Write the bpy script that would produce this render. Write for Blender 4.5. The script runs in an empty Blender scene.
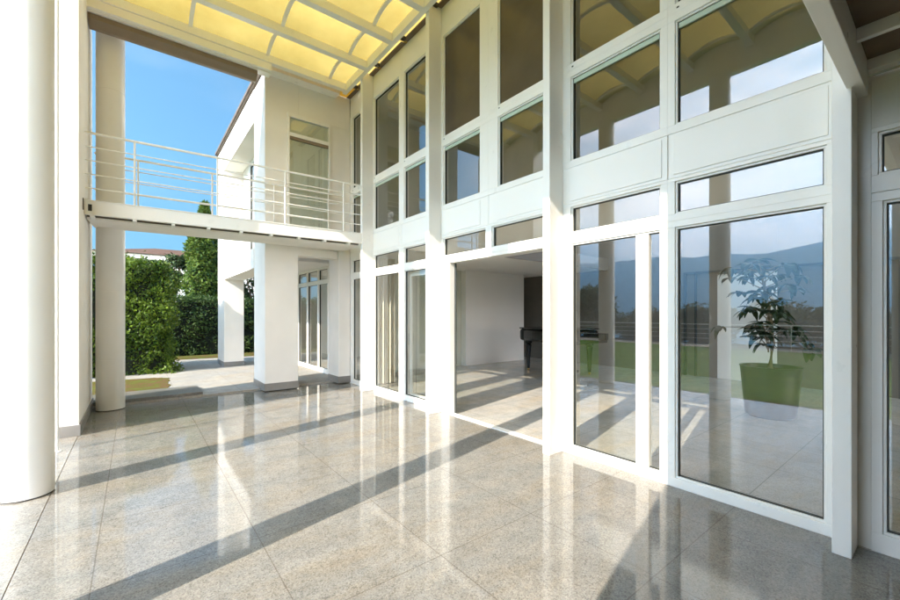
import bpy, math, random
from mathutils import Vector, noise as mnoise
R = math.radians
random.seed(7)
S = bpy.context.scene
COL = S.collection

# ------------------------------------------------------------------ helpers
class MB:
    """collects shapes and links them as ONE mesh object"""
    def __init__(self):
        self.v = []; self.f = []; self.at = []
    def quad(self, a, b, c, d):
        n = len(self.v); self.v += [tuple(a), tuple(b), tuple(c), tuple(d)]; self.f.append((n, n+1, n+2, n+3)); return self
    def box(self, x0, x1, y0, y1, z0, z1):
        n = len(self.v)
        self.v += [(x0,y0,z0),(x1,y0,z0),(x1,y1,z0),(x0,y1,z0),(x0,y0,z1),(x1,y0,z1),(x1,y1,z1),(x0,y1,z1)]
        self.f += [tuple(n+i for i in q) for q in ((0,3,2,1),(4,5,6,7),(0,1,5,4),(1,2,6,5),(2,3,7,6),(3,0,4,7))]
        return self
    def obox(self, p, u, v, w):
        p = Vector(p); u = Vector(u); v = Vector(v); w = Vector(w); n = len(self.v)
        for k in (Vector((0,0,0)), w):
            self.v += [tuple(p+k), tuple(p+u+k), tuple(p+u+v+k), tuple(p+v+k)]
        self.f += [tuple(n+i for i in q) for q in ((0,3,2,1),(4,5,6,7),(0,1,5,4),(1,2,6,5),(2,3,7,6),(3,0,4,7))]
        return self
    def tube(self, pts, rad, seg=8, cap=True):
        pts = [Vector(p) for p in pts]
        if not hasattr(rad, '__len__'): rad = [rad]*len(pts)
        rings = []
        for i, p in enumerate(pts):
            t = (pts[min(i+1, len(pts)-1)] - pts[max(i-1, 0)]).normalized()
            a = t.cross(Vector((0,0,1)))
            if a.length < 1e-3: a = t.cross(Vector((1,0,0)))
            a.normalize(); b = t.cross(a)
            n = len(self.v)
            for k in range(seg):
                q = 2*math.pi*k/seg
                self.v.append(tuple(p + a*math.cos(q)*rad[i] + b*math.sin(q)*rad[i]))
            rings.append(n)
        for i in range(len(rings)-1):
            r0, r1 = rings[i], rings[i+1]
            for k in range(seg):
                self.f.append((r0+k, r0+(k+1)%seg, r1+(k+1)%seg, r1+k))
        if cap:
            self.f.append(tuple(rings[0]+k for k in range(seg))[::-1]); self.f.append(tuple(rings[-1]+k for k in range(seg)))
        return self
    def lathe(self, cx, cy, prof, seg=48):
        rings = []
        for r, z in prof:
            n = len(self.v); rings.append(n)
            for k in range(seg):
                q = 2*math.pi*k/seg
                self.v.append((cx+r*math.cos(q), cy+r*math.sin(q), z))
        for i in range(len(rings)-1):
            a, b = rings[i], rings[i+1]
            for k in range(seg):
                self.f.append((a+k, a+(k+1)%seg, b+(k+1)%seg, b+k))
        self.f.append(tuple(rings[0]+k for k in range(seg))[::-1]); self.f.append(tuple(rings[-1]+k for k in range(seg)))
        return self
    def prism(self, poly, z0, z1):
        n = len(self.v); m = len(poly)
        self.v += [(x, y, z0) for x, y in poly] + [(x, y, z1) for x, y in poly]
        self.f.append(tuple(range(n, n+m))[::-1]); self.f.append(tuple(range(n+m, n+2*m)))
        for i in range(m):
            j = (i+1) % m
            self.f.append((n+i, n+j, n+m+j, n+m+i))
        return self
    def build(self, name, mat, parent=None, bevel=0, smooth=False, rnd=None):
        base = wloc(parent) if parent else Vector((0,0,0))
        me = bpy.data.meshes.new(name)
        me.from_pydata([(x-base.x, y-base.y, z-base.z) for x, y, z in self.v], [], self.f)
        me.update()
        me.materials.append(mat)
        if smooth:
            me.polygons.foreach_set('use_smooth', [True]*len(me.polygons))
            try: me.set_sharp_from_angle(angle=R(40))
            except Exception: pass
        if rnd is not None:
            a = me.attributes.new('rnd', 'FLOAT', 'FACE'); a.data.foreach_set('value', rnd)
        o = bpy.data.objects.new(name, me); COL.objects.link(o)
        if parent: o.parent = parent
        if bevel:
            m = o.modifiers.new('bev', 'BEVEL'); m.width = bevel; m.segments = 2; m.limit_method = 'ANGLE'; m.angle_limit = R(35)
        return o

def wloc(o):
    l = Vector((0,0,0))
    while o: l = l + Vector(o.location); o = o.parent
    return l
def tag(o, label=None, cat=None, group=None, kind=None):
    if label: o['label'] = label
    if cat: o['category'] = cat
    if group: o['group'] = group
    if kind: o['kind'] = kind
    return o
def thing(name, loc, label, cat, group=None):
    o = bpy.data.objects.new(name, None); COL.objects.link(o); o.location = loc; o.empty_display_size = .2
    return tag(o, label, cat, group)
def copy_tree(o, parent=None):
    c = o.copy(); COL.objects.link(c)
    if parent: c.parent = parent
    for ch in [x for x in o.children]: copy_tree(ch, c)
    return c

# ------------------------------------------------------------------ materials
def newmat(name):
    m = bpy.data.materials.new(name); m.use_nodes = True
    nt = m.node_tree; b = nt.nodes['Principled BSDF']
    return m, nt, b
def N(nt, t, **kw):
    n = nt.nodes.new(t)
    for k, v in kw.items():
        if k.startswith('i_'):
            n.inputs[k[2:].replace('_', ' ')].default_value = v
        else: setattr(n, k, v)
    return n
def ramp(nt, fac, stops):
    r = N(nt, 'ShaderNodeValToRGB'); e = r.color_ramp.elements
    while len(e) < len(stops): e.new(.5)
    for i, (p, c) in enumerate(stops): e[i].position = p; e[i].color = (*c, 1) if len(c) == 3 else c
    nt.links.new(fac, r.inputs[0]); return r.outputs[0]
def noise(nt, scale, detail=4, rough=.55, vec=None, stretch=None):
    if vec is None:
        tc = N(nt, 'ShaderNodeTexCoord'); vec = tc.outputs['Object']
    if stretch:
        mp = N(nt, 'ShaderNodeMapping'); mp.inputs['Scale'].default_value = stretch; nt.links.new(vec, mp.inputs[0]); vec = mp.outputs[0]
    n = N(nt, 'ShaderNodeTexNoise'); n.inputs['Scale'].default_value = scale; n.inputs['Detail'].default_value = detail; n.inputs['Roughness'].default_value = rough
    nt.links.new(vec, n.inputs['Vector']); return n.outputs[0]
def bump(nt, b, h, strength, dist=.01):
    bp = N(nt, 'ShaderNodeBump'); bp.inputs['Strength'].default_value = strength; bp.inputs['Distance'].default_value = dist
    nt.links.new(h, bp.inputs['Height']); nt.links.new(bp.outputs[0], b.inputs['Normal'])
def scl(c, k): return tuple(x*k for x in c)

def paint(name, col, rough=.4, var=.05, bscale=0, bstr=0, spec=.4):
    m, nt, b = newmat(name)
    nt.links.new(ramp(nt, noise(nt, 1.7, 6), [(.3, scl(col, 1-var)), (.7, scl(col, 1+var*.4))]), b.inputs['Base Color'])
    nt.links.new(ramp(nt, noise(nt, 6, 4), [(.3, (rough*.8,)*3), (.7, (rough*1.2,)*3)]), b.inputs['Roughness'])
    b.inputs['Specular IOR Level'].default_value = spec
    if bstr: bump(nt, b, noise(nt, bscale, 5), bstr, .004)
    return m
M = {}
M['frame'] = paint('white_coated_metal', (.85,.835,.79), .33, .03)
M['panel'] = paint('spandrel_white', (.86,.845,.80), .35, .02)
M['stucco'] = paint('white_render', (.84,.81,.755), .8, .06, 90, .35, .2)
M['column'] = paint('column_paint', (.78,.76,.715), .38, .05, 40, .05)
M['interior'] = paint('interior_wall', (.86,.84,.80), .85, .03, 60, .1, .2)
M['slabgrey'] = paint('slab_edge_paint', (.22,.205,.185), .85, .05)
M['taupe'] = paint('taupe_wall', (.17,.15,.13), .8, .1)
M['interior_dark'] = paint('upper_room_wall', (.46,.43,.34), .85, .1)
M['ceiling'] = paint('ceiling_paint', (.86,.84,.81), .9, .03)
M['skirting'] = paint('granite_skirting', (.27,.255,.235), .45, .3, 120, .1)
M['gasket'] = paint('rubber_gasket', (.05,.055,.05), .6, .1)
M['bead'] = paint('pale_green_bead', (.50,.60,.50), .4, .05)
M['brown_blind'] = paint('brown_blind_cloth', (.085,.066,.045), .22, .2, 0, 0, .35)
M['brown_panel'] = paint('brown_roof_cloth', (.24,.175,.13), .9, .45, 30, .3, .1)
M['cassette'] = paint('bronze_cassette', (.22,.165,.11), .5, .15)
M['roofbrown'] = paint('bronze_roof_edge', (.17,.125,.095), .55, .2)
M['dark'] = paint('dark_slot', (.05,.042,.034), .8, .1)
M['slot_shade'] = paint('brown_slot_shade', (.10,.08,.062), .8, .2)
M['bark'] = paint('bark', (.16,.12,.085), .9, .4, 30, .8, .1)
M['canebark'] = paint('pale_bark', (.30,.24,.17), .8, .3, 40, .5, .1)
M['pot'] = paint('dark_pot_glaze', (.035,.033,.032), .35, .2)
M['soil'] = paint('potting_soil', (.06,.045,.03), .95, .4, 60, .8, .1)
M['curtain'] = paint('cream_curtain_cloth', (.74,.71,.62), .95, .05, 0, 0, .1)
M['greenglass'] = paint('pale_green_screen', (.58,.60,.51), .35, .06)
M['darkwood'] = paint('dark_brown_door', (.09,.065,.05), .5, .2)
M['steel'] = paint('dark_steel', (.04,.042,.045), .4, .1)
M['brass'] = paint('brass', (.45,.32,.12), .3, .1); M['brass'].node_tree.nodes['Principled BSDF'].inputs['Metallic'].default_value = 1
M['piano'] = paint('black_lacquer', (.006,.006,.007), .2, .05, 0, 0, .3)
M['ivory'] = paint('ivory_keys', (.75,.72,.64), .3, .04)
M['tile_roof'] = paint('brown_roof_tile', (.14,.085,.06), .8, .3, 25, .5, .1)

def glass(name, tint, ior):
    m = bpy.data.materials.new(name); m.use_nodes = True; nt = m.node_tree
    nt.nodes.remove(nt.nodes['Principled BSDF']); out = nt.nodes['Material Output']
    tr = N(nt, 'ShaderNodeBsdfTransparent'); tr.inputs[0].default_value = (*tint, 1)
    gl = N(nt, 'ShaderNodeBsdfGlossy'); gl.inputs['Roughness'].default_value = 0.0; gl.inputs[0].default_value = (.97,.985,1,1)
    nz = noise(nt, .55, 1); bp = N(nt, 'ShaderNodeBump'); bp.inputs['Strength'].default_value = .02; bp.inputs['Distance'].default_value = .02
    nt.links.new(nz, bp.inputs['Height']); nt.links.new(bp.outputs[0], gl.inputs['Normal'])
    fr = N(nt, 'ShaderNodeFresnel'); fr.inputs[0].default_value = ior
    mx = N(nt, 'ShaderNodeMixShader')
    nt.links.new(fr.outputs[0], mx.inputs[0]); nt.links.new(tr.outputs[0], mx.inputs[1]); nt.links.new(gl.outputs[0], mx.inputs[2])
    nt.links.new(mx.outputs[0], out.inputs[0]); return m
# one pane is a double-glazed unit: the single sheet carries the reflection of all four surfaces
def glass_unit(name, tint, f0, power=4.0):
    m = bpy.data.materials.new(name); m.use_nodes = True; nt = m.node_tree
    nt.nodes.remove(nt.nodes['Principled BSDF']); out = nt.nodes['Material Output']
    tr = N(nt, 'ShaderNodeBsdfTransparent'); tr.inputs[0].default_value = (*tint, 1)
    gl = N(nt, 'ShaderNodeBsdfGlossy'); gl.inputs['Roughness'].default_value = 0.0; gl.inputs[0].default_value = (.96,.985,1,1)
    lw = N(nt, 'ShaderNodeLayerWeight'); lw.inputs[0].default_value = .5
    pw = N(nt, 'ShaderNodeMath', operation='POWER'); pw.inputs[1].default_value = power
    nt.links.new(lw.outputs['Facing'], pw.inputs[0])
    mr = N(nt, 'ShaderNodeMapRange'); mr.inputs['To Min'].default_value = f0; mr.inputs['To Max'].default_value = 1.0
    nt.links.new(pw.outputs[0], mr.inputs['Value'])
    mx = N(nt, 'ShaderNodeMixShader')
    nt.links.new(mr.outputs[0], mx.inputs[0]); nt.links.new(tr.outputs[0], mx.inputs[1]); nt.links.new(gl.outputs[0], mx.inputs[2])
    nt.links.new(mx.outputs[0], out.inputs[0]); return m
M['glass'] = glass_unit('window_glass', (.91,.925,.89), .14)

def fabric():
    m = bpy.data.materials.new('yellow_awning_cloth'); m.use_nodes = True; nt = m.node_tree
    nt.nodes.remove(nt.nodes['Principled BSDF']); out = nt.nodes['Material Output']
    c = ramp(nt, noise(nt, 1.4, 7, .62), [(.3, (.425,.30,.078)), (.7, (.55,.40,.118))])
    t = N(nt, 'ShaderNodeBsdfTranslucent'); d = N(nt, 'ShaderNodeBsdfDiffuse')
    nt.links.new(c, t.inputs[0]); nt.links.new(c, d.inputs[0])
    mx = N(nt, 'ShaderNodeMixShader'); mx.inputs[0].default_value = .32
    nt.links.new(t.outputs[0], mx.inputs[1]); nt.links.new(d.outputs[0], mx.inputs[2])
    nt.links.new(mx.outputs[0], out.inputs[0]); return m
M['fabric'] = fabric()
def sheer():
    m = bpy.data.materials.new('white_sheer_cloth'); m.use_nodes = True; nt = m.node_tree
    nt.nodes.remove(nt.nodes['Principled BSDF']); out = nt.nodes['Material Output']
    c = ramp(nt, noise(nt, 3, 4), [(.3, (.80,.80,.77)), (.7, (.86,.86,.83))])
    t = N(nt, 'ShaderNodeBsdfTranslucent'); d = N(nt, 'ShaderNodeBsdfDiffuse'); tr = N(nt, 'ShaderNodeBsdfTransparent')
    nt.links.new(c, t.inputs[0]); nt.links.new(c, d.inputs[0])
    mx = N(nt, 'ShaderNodeMixShader'); mx.inputs[0].default_value = .4
    nt.links.new(t.outputs[0], mx.inputs[1]); nt.links.new(d.outputs[0], mx.inputs[2])
    m2 = N(nt, 'ShaderNodeMixShader'); m2.inputs[0].default_value = .25
    nt.links.new(mx.outputs[0], m2.inputs[1]); nt.links.new(tr.outputs[0], m2.inputs[2])
    nt.links.new(m2.outputs[0], out.inputs[0]); return m
M['sheer'] = sheer()

def granite(name, rough, px=.84, ox=.65, py=.455, oy=.617, tone=1.0, g=.62):
    m, nt, b = newmat(name)
    tc = N(nt, 'ShaderNodeTexCoord'); v = tc.outputs['Object']
    vo = N(nt, 'ShaderNodeTexVoronoi', feature='F1'); vo.inputs['Scale'].default_value = 150; vo.inputs['Randomness'].default_value = 1; nt.links.new(v, vo.inputs['Vector'])
    vs = N(nt, 'ShaderNodeSeparateColor'); nt.links.new(vo.outputs['Color'], vs.inputs[0])
    cl = noise(nt, 22, 3, .6, v)
    gm = N(nt, 'ShaderNodeMath', operation='MULTIPLY_ADD'); nt.links.new(cl, gm.inputs[0]); gm.inputs[1].default_value = .7; gm.inputs[2].default_value = -.35
    ga = N(nt, 'ShaderNodeMath', operation='ADD'); nt.links.new(gm.outputs[0], ga.inputs[0]); nt.links.new(vs.outputs[0], ga.inputs[1]); ga.use_clamp = True
    grain = ga.outputs[0]
    mid = (.355,.345,.322)
    gc = lambda c: scl(tuple(m_ + (q_-m_)*g for q_, m_ in zip(c, mid)), tone)
    col = ramp(nt, grain, [(.0, gc((.15,.148,.142))), (.14, gc((.22,.216,.205))), (.30, gc((.325,.315,.295))), (.65, gc((.385,.375,.352))), (.98, gc((.50,.49,.465)))])
    mot = ramp(nt, noise(nt, 4.5, 6, .65, v), [(.32, (.86,.86,.86)), (.5, (.99,.985,.975)), (.68, (1.10,1.085,1.06))])
    mxm = N(nt, 'ShaderNodeMix', data_type='RGBA', blend_type='MULTIPLY'); mxm.inputs[0].default_value = 1
    nt.links.new(col, mxm.inputs[6]); nt.links.new(mot, mxm.inputs[7]); col = mxm.outputs[2]
    mpr = N(nt, 'ShaderNodeMapping'); mpr.inputs['Rotation'].default_value = (0, 0, R(32)); mpr.inputs['Scale'].default_value = (.55, 1.7, 1); nt.links.new(v, mpr.inputs[0])
    big = noise(nt, 1.0, 9, .7, mpr.outputs[0])
    tint = ramp(nt, big, [(.30, (.80,.85,.87)), (.44, (.97,.97,.96)), (.52, (1.01,.98,.935)), (.60, (1.03,.955,.85)), (.70, (1.01,.88,.73))])
    mx = N(nt, 'ShaderNodeMix', data_type='RGBA', blend_type='MULTIPLY'); mx.inputs[0].default_value = .95
    nt.links.new(col, mx.inputs[6]); nt.links.new(tint, mx.inputs[7])
    # joints
    sep = N(nt, 'ShaderNodeSeparateXYZ'); nt.links.new(v, sep.inputs[0])
    def joint(sock, p, o, w):
        a = N(nt, 'ShaderNodeMath', operation='SUBTRACT'); nt.links.new(sock, a.inputs[0]); a.inputs[1].default_value = o - p/2
        q = N(nt, 'ShaderNodeMath', operation='DIVIDE'); nt.links.new(a.outputs[0], q.inputs[0]); q.inputs[1].default_value = p
        fr = N(nt, 'ShaderNodeMath', operation='FRACT'); nt.links.new(q.outputs[0], fr.inputs[0])
        s = N(nt, 'ShaderNodeMath', operation='SUBTRACT'); nt.links.new(fr.outputs[0], s.inputs[0]); s.inputs[1].default_value = .5
        ab = N(nt, 'ShaderNodeMath', operation='ABSOLUTE'); nt.links.new(s.outputs[0], ab.inputs[0])
        lt = N(nt, 'ShaderNodeMath', operation='LESS_THAN'); nt.links.new(ab.outputs[0], lt.inputs[0]); lt.inputs[1].default_value = w/p/2
        fl = N(nt, 'ShaderNodeMath', operation='FLOOR'); nt.links.new(q.outputs[0], fl.inputs[0])
        return lt.outputs[0], fl.outputs[0]
    jx, fx = joint(sep.outputs[0], px, ox, .007); jy, fy = joint(sep.outputs[1], py*2, oy+py, .007)
    jm = N(nt, 'ShaderNodeMath', operation='MAXIMUM'); nt.links.new(jx, jm.inputs[0]); nt.links.new(jy, jm.inputs[1])
    # tile-to-tile tone
    cmb = N(nt, 'ShaderNodeCombineXYZ'); nt.links.new(fx, cmb.inputs[0]); nt.links.new(fy, cmb.inputs[1])
    wn = N(nt, 'ShaderNodeTexWhiteNoise', noise_dimensions='2D'); nt.links.new(cmb.outputs[0], wn.inputs[0])
    tv = ramp(nt, wn.outputs[0], [(0, (.92,.925,.93)), (1, (1.04,1.035,1.03))])
    m2 = N(nt, 'ShaderNodeMix', data_type='RGBA', blend_type='MULTIPLY'); m2.inputs[0].default_value = 1
    nt.links.new(mx.outputs[2], m2.inputs[6]); nt.links.new(tv, m2.inputs[7])
    m3 = N(nt, 'ShaderNodeMix', data_type='RGBA'); m3.inputs[7].default_value = (.085,.066,.048,1)
    jf = N(nt, 'ShaderNodeMath', operation='MULTIPLY'); nt.links.new(jm.outputs[0], jf.inputs[0]); jf.inputs[1].default_value = .5
    nt.links.new(jf.outputs[0], m3.inputs[0]); nt.links.new(m2.outputs[2], m3.inputs[6])
    nt.links.new(m3.outputs[2], b.inputs['Base Color'])
    nt.links.new(ramp(nt, noise(nt, 1.3, 6, .6, v), [(.3, (rough*.7,)*3), (.7, (rough*1.5,)*3)]), b.inputs['Roughness'])
    b.inputs['Specular IOR Level'].default_value = .36
    return m
M['floor'] = granite('polished_granite', .06, tone=.66)
M['floor_in'] = granite('polished_granite_indoors', .12, tone=1.25, g=.35)  # same stone painted lighter to brighten the room
M['paving'] = granite('matt_paving', .75, 1.0, .6, .42, .3, tone=.95, g=.4)
M['border'] = granite('border_granite', .1, 3.0, 0.5, .7, .62, tone=.75)
M['step'] = granite('grey_granite', .35, 3.1, 2.0, 9.0, 3.0, tone=.5)

def leafmat(name, c0, c1, rough=.5, trans=.35):
    m = bpy.data.materials.new(name); m.use_nodes = True; nt = m.node_tree; b = nt.nodes['Principled BSDF']; out = nt.nodes['Material Output']
    at = N(nt, 'ShaderNodeAttribute', attribute_name='rnd')
    c = ramp(nt, at.outputs['Fac'], [(0, c0), (1, c1)])
    nt.links.new(c, b.inputs['Base Color']); b.inputs['Roughness'].default_value = rough; b.inputs['Specular IOR Level'].default_value = .35
    t = N(nt, 'ShaderNodeBsdfTranslucent'); nt.links.new(c, t.inputs[0])
    mx = N(nt, 'ShaderNodeMixShader'); mx.inputs[0].default_value = trans
    nt.links.new(b.outputs[0], mx.inputs[1]); nt.links.new(t.outputs[0], mx.inputs[2]); nt.links.new(mx.outputs[0], out.inputs[0]); return m
M['hedge'] = leafmat('laurel_leaf', (.018,.056,.006), (.20,.30,.026), .42, .42)
M['hedge_dark'] = leafmat('dark_hedge_leaf', (.025,.06,.014), (.10,.16,.03))
M['cypress'] = leafmat('cypress_leaf', (.035,.085,.012), (.16,.235,.03), .7)
M['tree'] = leafmat('tree_leaf', (.025,.05,.016), (.07,.11,.03), .6)
M['plantleaf'] = leafmat('indoor_plant_leaf', (.012,.03,.01), (.03,.06,.016), .35, .15)
M['core'] = paint('hedge_inner_shade', (.010,.014,.006), .95, .4)  # near-black filler colour, painted for the shade between the leaves

def ground(name, stops, scale, rough=.95, b2=.4):
    m, nt, b = newmat(name)
    nt.links.new(ramp(nt, noise(nt, scale, 8, .65), stops), b.inputs['Base Color'])
    b.inputs['Roughness'].default_value = rough; b.inputs['Specular IOR Level'].default_value = .1
    bump(nt, b, noise(nt, scale*6, 5), b2, .03); return m
M['lawn'] = ground('lawn_grass', [(.3, (.055,.115,.012)), (.5, (.095,.16,.017)), (.7, (.14,.205,.028))], .9)
M['patch'] = ground('mossy_patch', [(.40, (.13,.075,.04)), (.5, (.10,.085,.022)), (.62, (.10,.14,.026))], 3.5)
M['earth'] = ground('brown_earth', [(.35, (.07,.045,.03)), (.65, (.13,.09,.06))], 14)
M['jointm'] = ground('brown_mortar', [(.35, (.15,.10,.07)), (.65, (.22,.16,.11))], 14)
M['gravel'] = ground('pale_gravel', [(.35, (.30,.27,.23)), (.65, (.42,.39,.34))], 25)
M['terrain'] = ground('wooded_terrain', [(.3, (.03,.045,.018)), (.7, (.07,.085,.035))], .02, .95, .3)
mw, ntw, bw = newmat('lake_water'); bw.inputs['Base Color'].default_value = (.02,.05,.07,1); bw.inputs['Roughness'].default_value = .15; M['water'] = mw

# ------------------------------------------------------------------ setting
def height(x, y):
    if x > -17: return -.07
    d = -17 - x
    z = -.07 - min(d, 700)*.22
    if d > 2600:
        k = d - 2600
        rg = mnoise.fractal(Vector((x*.00042, y*.00042, 3.1)), .9, 2.1, 6)
        q = min(k/1900, 1); q = q*q*(3-2*q)
        z += q*(800 + 150*rg) + 60*rg*min(k/300, 1)*(1-q)
    return z
xs = [600, 200, 60, 20, 0, -6, -12, -17, -22, -30, -45, -70, -110, -170, -260, -400, -600, -717]
xs += [-1000 - 250*i for i in range(8)] + [-2617 - 110*i for i in range(30)]
ys = [-3000 + 120*i for i in range(26)] + [20, 60] + [120*i for i in range(1, 43)]
tb = MB(); ny = len(ys)
for x in xs:
    for y in ys: tb.v.append((x, y, height(x, y)))
for i in range(len(xs)-1):
    for j in range(ny-1):
        a = i*ny+j; tb.f.append((a, a+1, a+ny+1, a+ny))
tag(tb.build('terrain', M['terrain'], smooth=True), kind='structure')
tag(MB().box(-2700, -600, -2990, 5030, -154, -143).build('lake', M['water']), kind='structure')
tag(MB().box(-.547, 3.655, -6, 8.43, -.3, 0).build('terrace_floor', M['floor']), kind='structure')
tag(MB().box(-.95, -.5525, -6, 8.43, -.3, 0).build('terrace_border', M['border']), kind='structure')
tag(MB().box(-.5524, -.5471, -6, 8.43, -.3, -.004).build('terrace_joint', M['jointm']), kind='structure')
tag(MB().box(3.655, 10.6, -6, 12.9, -.3, -.002).build('indoor_floor', M['floor_in']), kind='structure')
tag(MB().box(-13.2, -1.2, -45, 60, -.3, -.05).build('lawn', M['lawn']), kind='structure')
tag(MB().box(-1.2, 3.654, 8.431, 16.4, -.3, .03).build('paving', M['paving']), kind='structure')
tag(MB().box(-1.199, -.951, -6, 8.43, -.3, -.03).build('soil_border', M['earth']), kind='structure')
tag(MB().box(-15.2, -13.201, -45, 60, -.3, -.04).build('gravel_path', M['gravel']), kind='structure')
# small mossy patch beside the path
pm = MB()
pp = [(-1.15,9.55),(.50,9.45),(.56,10.2),(.62,11.1),(.3,11.35),(-1.15,11.5)]
pq = []
for i in range(len(pp)):
    a, b = pp[i], pp[(i+1) % len(pp)]
    for k in range(6):
        pq.append((a[0]+(b[0]-a[0])*k/6 + random.uniform(-.035, .035), a[1]+(b[1]-a[1])*k/6 + random.uniform(-.035, .035)))
pm.prism(pq, .0305, .037)
tag(pm.build('moss_patch', M['patch']), 'patch of yellow green moss and earth between the hedge and the step', 'moss', kind='stuff')
yl = MB(); yl.prism([(.95,15.3),(3.5,15.0),(3.5,16.3),(.9,16.35)], .031, .05)
tag(yl.build('fallen_leaves', M['patch']), 'strip of yellow dead grass at the foot of the far dark hedge', 'grass', kind='stuff')

# ------------------------------------------------------------------ the villa
villa = thing('villa', (3.7, 3, 0), 'white two storey villa with a tall glazed front of framed windows and steel fins', 'house')
FX0, FX1 = 3.66, 3.755
FINS = [.445, 2.705, 4.905, 7.12]
for y in FINS:
    MB().box(3.43, FX0-.002, y-.045, y+.045, 0, 6.16).build('facade_column', M['frame'], villa, bevel=.004)

def window(gy0, gy1, gz0, gz1, oy0, oy1, oz0, oz1, bead=False, parent=villa, X=FX0, depth=.095, blind=False, leaf=None):
    w = MB(); s = .022
    for (a0, a1, b0, b1) in ((oy0, oy1, oz0, gz0), (oy0, oy1, gz1, oz1), (oy0, gy0, gz0, gz1), (gy1, oy1, gz0, gz1)):
        w.box(X, X+depth, a0, a1, b0, b1)
    # inner stepped sash
    i = .016
    for (a0, a1, b0, b1) in ((gy0, gy1, gz0, gz0+i), (gy0, gy1, gz1-i, gz1), (gy0, gy0+i, gz0+i, gz1-i), (gy1-i, gy1, gz0+i, gz1-i)):
        w.box(X+.016, X+depth-.01, a0, a1, b0, b1)
    o = w.build('window', M['frame'], parent, bevel=.0025)
    g = MB(); q = .007; x = X+.03
    for (a0, a1, b0, b1) in ((gy0+i, gy1-i, gz0+i, gz0+i+q), (gy0+i, gy1-i, gz1-i-q, gz1-i), (gy0+i, gy0+i+q, gz0+i+q, gz1-i-q), (gy1-i-q, gy1-i, gz0+i+q, gz1-i-q)):
        g.box(x, x+.03, a0, a1, b0, b1)
    g.build('gasket', M['gasket'], o)
    px = X+.045
    MB().quad((px, gy0+i, gz0+i), (px, gy0+i, gz1-i), (px, gy1-i, gz1-i), (px, gy1-i, gz0+i)).build('pane', M['glass'], o)
    if bead:
        MB().box(X+.026, X+.04, gy0+i+q, gy1-i-q, gz1-i-q-.045, gz1-i-q).build('glazing_bead', M['bead'], o, bevel=.002)
    if blind:
        MB().box(X+.031, X+.037, gy0+i+q+.001, gy1-i-q-.001, gz0+i+q+.001, gz1-i-q-.001).build('blind', M['brown_blind'], o)
    return o

ZL = (.079, 2.245, 0, 2.30); ZT = (2.36, 2.64, 2.30, 2.67); ZM = (3.13, 4.03, 3.06, 4.10); ZU = (4.17, 5.69, 4.10, 5.74)
bays = {  # glass y ranges, outer bounds, for the lower rows and for the upper rows
 1: [((.548,1.512,.445,1.57), (1.63,2.563,1.57,2.705))]*2,
 2: [((2.906,3.77,2.705,3.828), (3.885,4.817,3.828,4.905)), ((2.906,3.656,2.705,3.828), (4.0,4.817,3.828,4.905))],
 3: [((5.28,5.94,4.905,6.02), (6.109,7.041,6.02,7.12))]*2,
 4: [((7.25,8.03,7.12,8.149),)]*2,
}
for k, (lo, up) in bays.items():
    for c in lo:
        if k != 2: window(c[0], c[1], ZL[0], ZL[1], c[2], c[3], ZL[2], ZL[3])
        window(c[0], c[1], ZT[0], ZT[1], c[2], c[3], ZT[2], ZT[3])
        # white spandrel between the storeys
    for c in up:
        sp = MB().box(FX0+.002, FX1, c[2]+.003, c[3]-.003, 2.672, 3.058)
        so = sp.build('spandrel_panel', M['panel'], villa, bevel=.003)
        sp2 = MB().box(FX0-.006, FX0+.0015, c[0]-.01, c[1]+.01, 2.70, 3.035)
        sp2.build('spandrel_face', M['panel'], so, bevel=.003)
        window(c[0], c[1], ZM[0], ZM[1], c[2], c[3], ZM[2], ZM[3], bead=True)
        wu = window(c[0], c[1], ZU[0], ZU[1], c[2], c[3], ZU[2], ZU[3], blind=(k == 2))
        MB().box(FX0-.003, FX0+.001, c[1]-.035, c[1]-.015, 4.125, 4.137).build('drain_cap', M['gasket'], wu)
        MB().box(FX0+.004, FX1, c[2]+.003, c[3]-.003, 5.742, 6.40).build('fascia_panel', M['panel'], villa, bevel=.003)
# open doorway of bay 2: jambs, head and floor track, the leaf slid away behind the next window
MB().box(FX0, FX1, 2.705, 2.90, 0, 2.30).box(FX0, FX1, 4.66, 4.905, 0, 2.30).box(FX0, FX1, 2.90, 4.66, 2.25, 2.30).build('door_frame', M['frame'], villa, bevel=.003)
MB().box(FX0+.005, FX1, 2.9, 4.66, -.001, .012).build('door_track', M['frame'], villa, bevel=.002)
MB().box(FX1+.004, FX1+.02, 4.632, 4.662, .013, 2.25).build('door_seal', M['gasket'], villa)
def leaf(y0, y1, X):
    f = MB(); w = .075
    f.box(X, X+.045, y0, y0+w, .02, 2.24).box(X, X+.045, y1-w, y1, .02, 2.24).box(X, X+.045, y0+w, y1-w, .02, .11).box(X, X+.045, y0+w, y1-w, 2.15, 2.24)
    o = f.build('sliding_door', M['frame'], villa, bevel=.003)
    MB().quad((X+.02, y0+w, .11), (X+.02, y0+w, 2.15), (X+.02, y1-w, 2.15), (X+.02, y1-w, .11)).build('pane', M['glass'], o)
    h = MB().tube([(X-.03, y1-w/2, .95), (X-.03, y1-w/2, 1.15)], .009); h.build('handle', M['steel'], o)
    return o
leaf(4.70, 5.98, FX1+.03)
MB().box(FX0+.018, FX1-.015, 1.745, 1.865, .095, 2.229).build('sliding_stile', M['frame'], villa, bevel=.003)
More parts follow.
